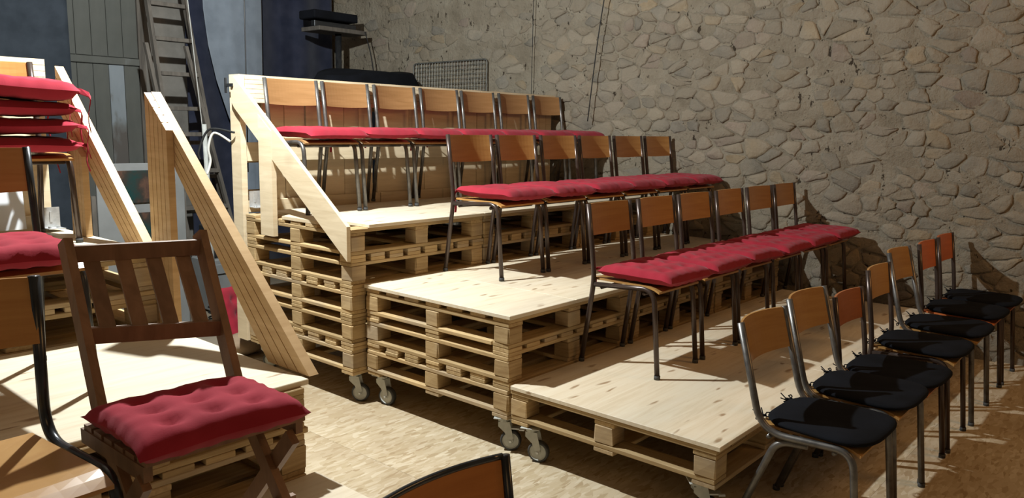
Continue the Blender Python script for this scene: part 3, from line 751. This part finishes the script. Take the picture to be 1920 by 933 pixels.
def pad_mesh(seed):
    rs = random.Random(seed); mb = MB(); n = 44; rings = ((.0, .0), (.5, .0), (.90, -.001), (.975, -.003), (1, -.008), (1.0, -.014), (.97, -.019), (.5, -.020), (0, -.020))
    def edge(a):
        c, s = math.cos(a), math.sin(a); p = 3.6
        r = (abs(c)**p+abs(s)**p)**(-1/p); x, y = r*c, r*s
        wx = .222*(1-.14*(y+1)/2) ; return x*wx, y*.207
    def P(i, j):
        ex, ey = edge(2*PI*i/n); f, z = rings[j]
        f = max(f, .002); d = .004*noise.noise(Vector((ex*f*9+seed, ey*f*9, 1)))
        return (ex*f, ey*f, .014+z+(d if j < 4 else 0)+(.004 if j in (2,) else 0))
    mb.grid(P, n, len(rings), 0, True); return mb.mesh('pad', 'black', True)
PADS = [pad_mesh(s) for s in range(3)]
def bow_mesh(seed, mat='black'):
    rs = random.Random(seed); mb = MB()
    for s in (-1, 1):
        pts = [(0, 0, 0)]+[(s*(.006+.028*math.sin(PI*t)), .012*math.cos(2*PI*t)*1.0+.018*t, .010*math.sin(2*PI*t)-.004) for t in (.15, .3, .45, .6, .75, .9)]+[(0, .002, -.002)]
        mb.tube([Vector(p)*1.1 for p in pts], .0026, 6)
        mb.tube([(0, 0, 0), (s*.012, .022, -.004), (s*.022, .042, .004+.01*rs.random())], .0024, 6)
    mb.tube([(-.006, 0, 0), (.006, 0, 0)], .005, 6); return mb.mesh('bow', mat, True)
BOWS = [bow_mesh(s) for s in range(3)]
def black_pad(x, y, z, rz, label, group, seed, ties=True):
    o = bpy.data.objects.new('seat_pad', PADS[seed % 3]); COL.objects.link(o)
    o.location = (x, y, z); o.rotation_euler = (0, 0, rz); tag(o, label, 'seat pad', group)
    if ties:
        for s in (-1, 1): ob('bow_tie', BOWS[(seed+s) % 3], o, (s*.130, .205, .004), (0, 0, s*.4))
    return o

# rows, right bank ------------------------------------------------
NTH = ['first', 'second', 'third', 'fourth', 'fifth', 'sixth', 'seventh']
def ordname(i, n): return 'leftmost' if i == 0 else ('rightmost' if i == n-1 else NTH[i]+' from the left')
def red_row(xs, y, z, frame, rowname, gname, seed, jy=.012, ply_='chair_ply'):
    rs = random.Random(seed)
    for i, x in enumerate(xs):
        dy = rs.uniform(-jy, 0); rz = rs.uniform(-.025, .025)
        place_chair(('A', frame, ply_, .80), x, y+dy, z, rz, '%s chair of the %s' % (ordname(i, len(xs)), rowname), gname)
        red_cushion(x+.006, y-.072+dy, z+.438+.041, rz+rs.uniform(-.03, .03), 'red tufted cushion on %s chair of the %s' % (ordname(i, len(xs)), rowname), 'red cushions of the '+gname, seed+i, (rs.uniform(.0, .02), rs.uniform(-.012, .012)))
red_row([.245, .665, 1.09, 1.52, 1.945, 2.38, 2.81], 1.835, ZT, 'tube_grey', 'highest back row', 'top row chairs', 100, .006, 'top_row_dimmed_ply')
red_row([.780, 1.205, 1.635, 2.070, 2.505, 2.935], .795, ZM, 'tube_dark', 'second-highest row', 'upper middle row chairs', 203, .004)
red_row([.725, 1.185, 1.625, 2.090, 2.545, 2.985], -.250, ZL, 'tube_dark', 'row on the lowest deck', 'low deck row chairs', 306, .004)
FR = [(('B', 'tube_grey', 'chair_ply', .80), .315, -.005, 'light brown grey-framed'), (('B', 'tube_grey', 'chair_ply', .82), .775, .0, 'grey-framed'),
      (('A', 'tube_dark', 'red_ply', .765), 1.205, .0, 'low reddish'), (('A', 'tube_dark', 'chair_ply', .835), 1.66, .02, 'brown-framed'),
      (('B', 'tube_grey', 'chair_ply', .865), 2.17, 0.01, 'grey-framed'), (('A', 'tube_dark', 'orange_ply', .870), 2.62, 0, 'bright orange'), (('A', 'tube_dark', 'orange_ply', .870), 3.07, 0, 'bright orange')]
for i, (key, x, rz, look) in enumerate(FR):
    y = -1.31
    place_chair(key, x, y, 0, rz, '%s chair with black pad, %s in the front floor row' % (look, ordname(i, 7)), 'front row chairs')
    zs = (.438 if key[0] == 'A' else .424)*key[3]/.80
    black_pad(x, y-.036, zs+.012, rz, 'thin black tie-on pad on the %s front row chair' % ordname(i, 7), 'black pads of the front row', i)

# left bank chairs -------------------------------------------------
place_chair(('A', 'tube_dark', 'chair_ply', .78, .255, False, .045), -1.49, 1.565, ZT, 0, 'brown chair holding the pile of red cushions, left bank top tier', None)
for k in range(4):
    c_ = red_cushion(-1.515+(.0, .015, -.02, .02)[k], 1.478+(.0, .01, -.01, -.03)[k], ZT+.382+.040+(0, .074, .148, .232)[k], -PI/2+(.05, -.08, .1, -.12)[k],
                '%s red cushion of the pile on the top left chair' % ('bottom', 'second', 'third', 'topmost')[k], 'pile of red cushions', 40+k, ((0, 0), (.01, .0), (-.01, -.0), (-.05, .02))[k], True, 1.03)
    c_.scale = (1.03, 1.03, (.95, .95, .95, 1.35)[k])
    for ch in c_.children: ch.scale = (1.3, 1.0, 1.35)
place_chair(('A', 'tube_black', 'chair_ply', .75), -1.865, .500, ZM, .02, 'dark chair with one red cushion, left bank middle tier at left edge', None)
red_cushion(-1.905, .42, ZM+.41+.042, -.03, 'red tufted cushion at left edge of the photo, left bank middle tier', None, 2, (.0, .0), False)
place_chair(('B', 'tube_black', 'chair_ply', .80, .175), -2.195, -.430, ZL, .03, 'black steel chair with bare glossy plywood seat, bottom left corner', None)
place_chair(('A', 'tube_black', 'amber_ply', .80, .255, True), -1.600, -1.415, 0, -.04, 'dark-framed chair seen from behind at bottom centre, only its back showing', None)

# slatted folding chair ---------------------------------------------
def folding_chair():
    X0, X1 = -1.95, -1.555
    o = bpy.data.objects.new('folding_chair', None); COL.objects.link(o); off = (-1.75, -.50, ZL); o.location = off
    tag(o, 'dark wooden slatted folding chair with a red cushion in the left foreground', 'chair')
    def bar(name, a, b, w, t, wdir):
        a, b = Vector(a), Vector(b); ax = (b-a).normalized(); wd = Vector(wdir); wd = (wd-ax*wd.dot(ax)).normalized(); td = ax.cross(wd)
        A = [a+wd*s*w/2+td*q*t/2 for s, q in ((-1, -1), (1, -1), (1, 1), (-1, 1))]; B = [v+(b-a) for v in A]
        gpart(name, MB().prism([0]*4, (A, B)).mesh(name, 'dark_wood'), o, off)
    T_ = 1.205
    # stiles lean back and run down to the front feet
    L0, L1 = Vector((-1.925, -.76, ZL+.016)), Vector((-1.883, -.13, T_))
    R0, R1 = Vector((-1.600, -.82, ZL+.016)), Vector((-1.560, -.20, T_))
    def on(a, b, z): return a+(b-a)*((z-a.z)/(b.z-a.z))
    kz = .80
    # slight knee at the seat: lower part steeper
    lk, rk = Vector((-1.915, -.375, kz)), Vector((-1.598, -.445, kz))
    for nm, a, k_, b in (('stile', L0, lk, L1), ('stile', R0, rk, R1)):
        bar('stile', k_, b, .042, .022, (0, 1, 0)); bar('leg', a, k_, .042, .022, (0, 1, 0))
    ll, lr = on(lk, L1, 1.185), on(rk, R1, 1.180)
    bar('top_rail', ll+Vector((.008, 0, -.012)), lr+Vector((-.008, 0, -.012)), .042, .022, (0, 0, 1))
    bl, br = on(lk, L1, .985), on(rk, R1, .965)
    bar('bottom_rail', bl+Vector((.008, 0, 0)), br+Vector((-.008, 0, 0)), .040, .020, (0, 0, 1))
    for k in range(4):
        t = (k+.72)/4.45
        bar('back_slat', bl.lerp(br, t)+Vector((0, 0, .012)), (ll.lerp(lr, t))+Vector((0, 0, -.030)), .037, .011, (1, -.2, 0))
    # rear legs crossing
    S = .765
    for xx, dy in ((-1.945, 0), (-1.585, -.03)):
        bar('rear_leg', (xx+.004, -.30+dy, ZL+.020), (xx, -.655+dy*.4, S-.02), .040, .020, (0, 1, 0))
    # seat frame and slats
    for xx in (-1.938, -1.560): bar('seat_rail', (xx, -.33, S-.002), (xx, -.66, S-.002), .036, .020, (0, 0, 1))
    for k in range(6): bar('seat_slat', (-1.945, -.365-k*.056, S+.022), (-1.552, -.372-k*.056, S+.022), .044, .012, (0, 1, 0))
    bar('stretcher', (-1.94, -.60, .56), (-1.56, -.63, .56), .030, .018, (0, 0, 1))
    bar('stretcher', (-1.94, -.37, .47), (-1.56, -.41, .47), .028, .016, (0, 0, 1))
folding_chair()
red_cushion(-1.772, -.566, .765+.030+.040, -.03, 'red tufted cushion on the wooden slatted folding chair', None, 4, (.0, .01), False, .88).scale = (.95, .78, .95)

# ------------------------------------------------------------ things behind
def wavy(name, x0, x1, y, z0, z1, mat, amp=.03, freq=9, nx=60, nz=14, edge=None, label=None, cat='curtain', ydrift=0):
    mb = MB(); sd = RND.uniform(0, 90)
    def P(i, j):
        t = i/(nx-1); q = j/(nz-1); z = z0+(z1-z0)*q; a, b = (edge(z) if edge else (x0, x1)); x = a+(b-a)*t
        return (x, y+amp*math.sin(t*freq*2+sd+.5*math.sin(q*2+sd))+amp*.6*noise.noise(Vector((t*6, q*1.5, sd)))+ydrift*t, z)
    mb.grid(P, nx, nz); me = mb.mesh(name, mat, True)
    o = ob(name, me); md = o.modifiers.new('thickness', 'SOLIDIFY'); md.thickness = .006
    return tag(o, label, cat)
wavy('curtain', .98, 2.62, 4.80, .0, 4.15, 'navy', .035, 9, label='dark navy curtain hanging across the back wall')
def ed(z):
    q = max(0, min(1, (2.7-z)/1.4)); return (1.10+.34*q*q, 1.70-.02*q)
wavy('hanging_sheet', 1.1, 1.7, 4.66, .02, 4.1, 'blue', .018, 3, edge=ed, label='pale blue sheet hanging in front of the navy curtain', cat='sheet')
wavy('hanging_sheet', -1.9, .02, 4.86, .02, 4.1, 'steel_blue', .03, 7, label='steel blue creased sheet hanging at top left beside the door', cat='sheet')

def ladder(name, xl0, xr0, xl1, xr1, y0, y1, h, n, label, w=.05):
    o = bpy.data.objects.new(name, None); COL.objects.link(o); o.location = ((xl0+xr0)/2, y0, 0)
    tag(o, label, 'ladder', None); off = tuple(o.location)
    for a, b in ((xl0, xl1), (xr0, xr1)):
        pa, pb = Vector((a, y0, 0)), Vector((b, y1, h)); dx, dy = .014, w/2
        A = [pa+Vector((sx*dx, sy*dy, 0)) for sx, sy in ((-1, -1), (1, -1), (1, 1), (-1, 1))]; B = [v+(pb-pa) for v in A]
        gpart('side_rail', MB().prism([0]*4, (A, B)).mesh('side_rail', 'old_wood'), o, off)
    for k in range(n if h > 2.5 else 5):
        t = (k+.6)/n; z = h*t; y = y0+(y1-y0)*t; a = xl0+(xl1-xl0)*t; b = xr0+(xr1-xr0)*t
        gpart('rung', box_mesh('rung', (a+.012, y-.04, z-.017), (b-.012, y+.04, z+.017), 'old_wood', .003), o, off)
    return o
ladder('ladder', .60, 1.04, .52, .82, 4.12, 4.66, 3.2, 11, 'tall grey wooden ladder leaning on the back wall')
ladder('ladder', .62, 1.07, .40, .74, 3.98, 4.32, 2.15, 7, 'shorter wooden ladder section standing in front of the tall ladder', .04)

def cord(name, pts, r, mat, label, cat='cable', n=8):
    P = []; V = [Vector(p) for p in pts]
    for i in range(len(V)-1):   # catmull-rom
        a, b, c, d = V[max(i-1, 0)], V[i], V[i+1], V[min(i+2, len(V)-1)]
        for k in range(n):
            t = k/n; P.append(.5*((2*b)+(c-a)*t+(2*a-5*b+4*c-d)*t*t+(3*b-a-3*c+d)*t**3))
    P.append(V[-1]); return tag(ob(name, MB().tube(P, r, 6).mesh(name, mat, True)), label, cat)
cord('hanging_cable', [(.20, 2.42, 4.2), (.16, 2.40, 3.0), (.145, 2.38, 2.3), (.12, 2.36, 1.2)], .004, 'cord', 'thin black cable hanging in front of the pale blue sheet')
a, b = WP(1.41, 4.15, .10), WP(1.745, 1.58, .10)
cord('hanging_cable', [a, a.lerp(b, .35)+Vector((0, -.01, 0)), a.lerp(b, .7)+Vector((0, .015, 0)), b], .0045, 'cord', 'black cable hanging against the stone wall beside the top row')
a, b = WP(2.33, 4.15, .05), WP(2.36, 1.6, .05)
cord('hanging_cable', [a, a.lerp(b, .5)+Vector((0, .01, 0)), b], .003, 'cord', 'faint thin cable on the wall left of the stone wall cable')
cord('string', [(.62, 4.3, 4.2), (.60, 4.0, 2.6), (.63, 3.92, 1.7), (.66, 3.90, 1.2)], .004, 'white_cord', 'white string hanging in front of the ladder', 'string')
cord('strap', [(-.105, 2.17, 1.40), (-.17, 2.24, 1.45), (-.20, 2.26, 1.36), (-.19, 2.26, 1.28), (-.215, 2.26, 1.20)], .008, 'white_cord', 'pale loose strap hooked on tall post of the right guard rail', 'strap')
cord('strap', [(-.105, 2.12, 1.455), (-.19, 2.26, 1.47), (-.24, 2.30, 1.34), (-.235, 2.30, 1.29)], .007, 'cord', 'black loose strap hooked on tall post of the right guard rail', 'strap')

# stand, black cloth mound, wire panel near the back right
st = bpy.data.objects.new('lighting_stand', None); COL.objects.link(st); st.location = (2.35, 4.35, 0); off = (2.35, 4.35, 0)
tag(st, 'dark stand with flat boxy top in front of the navy curtain', 'stand')
gpart('pole', MB().tube([(2.35, 4.35, .02), (2.35, 4.35, 2.42)], .032, 12).mesh('pole', 'tube_black', True), st, off)
gpart('top_box', box_mesh('top_box', (1.98, 4.22, 2.52), (2.50, 4.48, 2.60), 'black', .01), st, off)
gpart('shelf', box_mesh('shelf', (2.02, 4.20, 2.41), (2.60, 4.50, 2.45), 'old_wood', .004), st, off)
gpart('cross_arm', box_mesh('cross_arm', (2.05, 4.32, 2.455), (2.55, 4.38, 2.515), 'tube_black', .004), st, off)
for k in range(3):
    w = k*2*PI/3; gpart('leg', MB().tube([(2.35, 4.35, .5), (2.35+.35*math.cos(w), 4.35+.35*math.sin(w), .012)], .012, 8).mesh('leg', 'tube_black', True), st, off)
cord('power_cord', [(2.56, 4.19, 2.44), (2.62, 4.17, 2.2), (2.66, 4.16, 1.9), (2.68, 4.15, 1.6), (2.60, 4.1, 1.2)], .006, 'cord', 'black cord drooping from the stand top at right')
mb = MB(); sd = 3.3
def MP(i, j):
    t = i/47*2*PI; q = j/13; c, s = math.cos(t), math.sin(t); p = 4; r = (abs(c)**p+abs(s)**p)**(-1/p)
    if q < .35: f = q/.35; z = 1.99
    else: f = 1+.06*(q-.35); z = 1.99-(q-.35)/.65*1.99
    x = 2.12+r*c*.56*max(f, .01); y = 3.62+r*s*.20*max(f, .01)
    z += (.10*noise.noise(Vector((x*2, y*2, sd)))+.05*(x-2.1))*(1 if q < .4 else max(0, (1-q)))
    x += .02*math.sin(t*9)*(1 if q > .4 else 0)
    return (x, y, max(z, .0))
mb.grid(MP, 48, 14, 0, True); tag(ob('draped_cloth', mb.mesh('draped_cloth', 'black', True)), 'black cloth draped over equipment behind the top row', 'cloth')
wp = bpy.data.objects.new('wire_panel', None); COL.objects.link(wp); wp.location = WP(3.3, 1.3, .06); off = tuple(wp.location)
tag(wp, 'grey wire mesh panel leaning on the wall behind the top row', 'wire panel')
fr = MB(); P4 = [WP(2.87, .05, .10), WP(3.78, .05, .10), WP(3.78, 2.13, .035), WP(2.87, 2.15, .035)]
fr.tube(fillet([P4[0], P4[3], P4[2], P4[1]], .04)+[P4[0]], .007, 8); gpart('frame', fr.mesh('frame', 'wire', True), wp, off)
wm = MB()
for k in range(1, 26): t = k/26; wm.tube([P4[0].lerp(P4[1], t), P4[3].lerp(P4[2], t)], .0028, 4)
for k in range(1, 50): t = k/50; wm.tube([P4[0].lerp(P4[3], t), P4[1].lerp(P4[2], t)], .0028, 4)
g = gpart('wire_grid', wm.mesh('wire_grid', 'wire'), wp, off); g['kind'] = 'stuff'

# picture board, conduit, box, coil behind left bank
pb = bpy.data.objects.new('picture_board', None); COL.objects.link(pb); pb.location = (.10, 3.35, 0); off = (.10, 3.35, 0)
tag(pb, 'grey board with two dark framed pictures behind the left bank rail', 'picture')
gpart('board', box_mesh('board', (-.42, 3.38, 0), (.20, 3.40, 1.22), 'grey_board', .003), pb, off)
gpart('picture', box_mesh('picture', (-.215, 3.366, .55), (.0, 3.379, .87), 'print_teal', .002), pb, off)
gpart('picture', box_mesh('picture', (-.28, 3.366, .94), (-.03, 3.379, 1.17), 'print_teal', .002), pb, off)
pl = MB().box((-.45, 3.401, 0), (.22, 3.44, 1.0)); gpart('back_brace', pl.mesh('back_brace', 'old_wood'), pb, off)
tag(ob('pipe', MB().tube([(.47, 3.5, 0), (.44, 3.5, 1.5)], .018, 10).mesh('pipe', 'caster_grey', True)), 'pale upright pipe behind the nearest left guard rail', 'pipe')
bx = MB(); bx.box((.50, 3.62, 0), (.85, 3.92, .42), .01); bx.box((.53, 3.605, .30), (.82, 3.62, .38), .004)
tag(ob('equipment_case', bx.mesh('equipment_case', 'grey_board')), 'grey equipment case on the floor before the ladders', 'case')
bx = MB(); bx.box((.55, 3.66, .4205), (.80, 3.88, .70), .02)
tag(ob('speaker_box', bx.mesh('speaker_box', 'tube_black')), 'small dark box standing on the grey equipment case', 'box')
cord('cable_coil', [(.42+.1*math.cos(k*.9), 3.30+.1*math.sin(k*.9), .010+.006*k) for k in range(24)], .006, 'cord', 'coil of black cable on the floor by the pale pipe')
# red cushion and brown sack on the floor beside the top stack
oc = red_cushion(.20, 2.62, .215, .5, 'red cushion leaning upright on the floor behind the right top stack', None, 3, (1.25, 0), False)
mb = MB(); rs = random.Random(5)
def SP(i, j):
    t = 2*PI*i/24; q = j/9; r = math.sin(PI*min(.98, .04+q*.96))**.6; z = .15*(1-q)
    n_ = 1+.12*noise.noise(Vector((math.cos(t)*1.5, math.sin(t)*1.5, q*2)))
    return (.16*math.cos(t)*r*n_+.05, .12*math.sin(t)*r*n_+2.34, max(z, .0))
mb.grid(SP, 24, 10, 0, True); tag(ob('sack', mb.mesh('sack', 'sack', True)), 'slumped brown sack on the floor below the red cushion', 'sack')
# papers on the left bank top deck
s_ = box_mesh('poster', (0, 0, 0), (.24, .003, .19), 'paper'); tag(ob('poster', s_, None, (-1.60, LT_Y+.895, ZT+.02), (-.12, 0, 0)), 'blank white sheet leaning on the left back screen', 'paper')
for k, (x, y, rz) in enumerate(((-1.56, 1.62, .5), (-1.47, 1.66, -.3), (-1.39, 1.60, .2))):
    o = ob('photo_card', box_mesh('photo_card', (0, 0, 0), (.10, .08, .0015), 'paper'), None, (x, y, ZT+.002+.0018*k), (0, 0, rz))
    tag(o, ('small photo card lying left', 'small photo card lying in the middle', 'small photo card lying right')[k]+' under the cushion pile chair', 'photo', 'photo cards under the pile chair')
    ob('print', box_mesh('print', (.012, .012, .0016), (.088, .062, .0019), 'photo'), o)
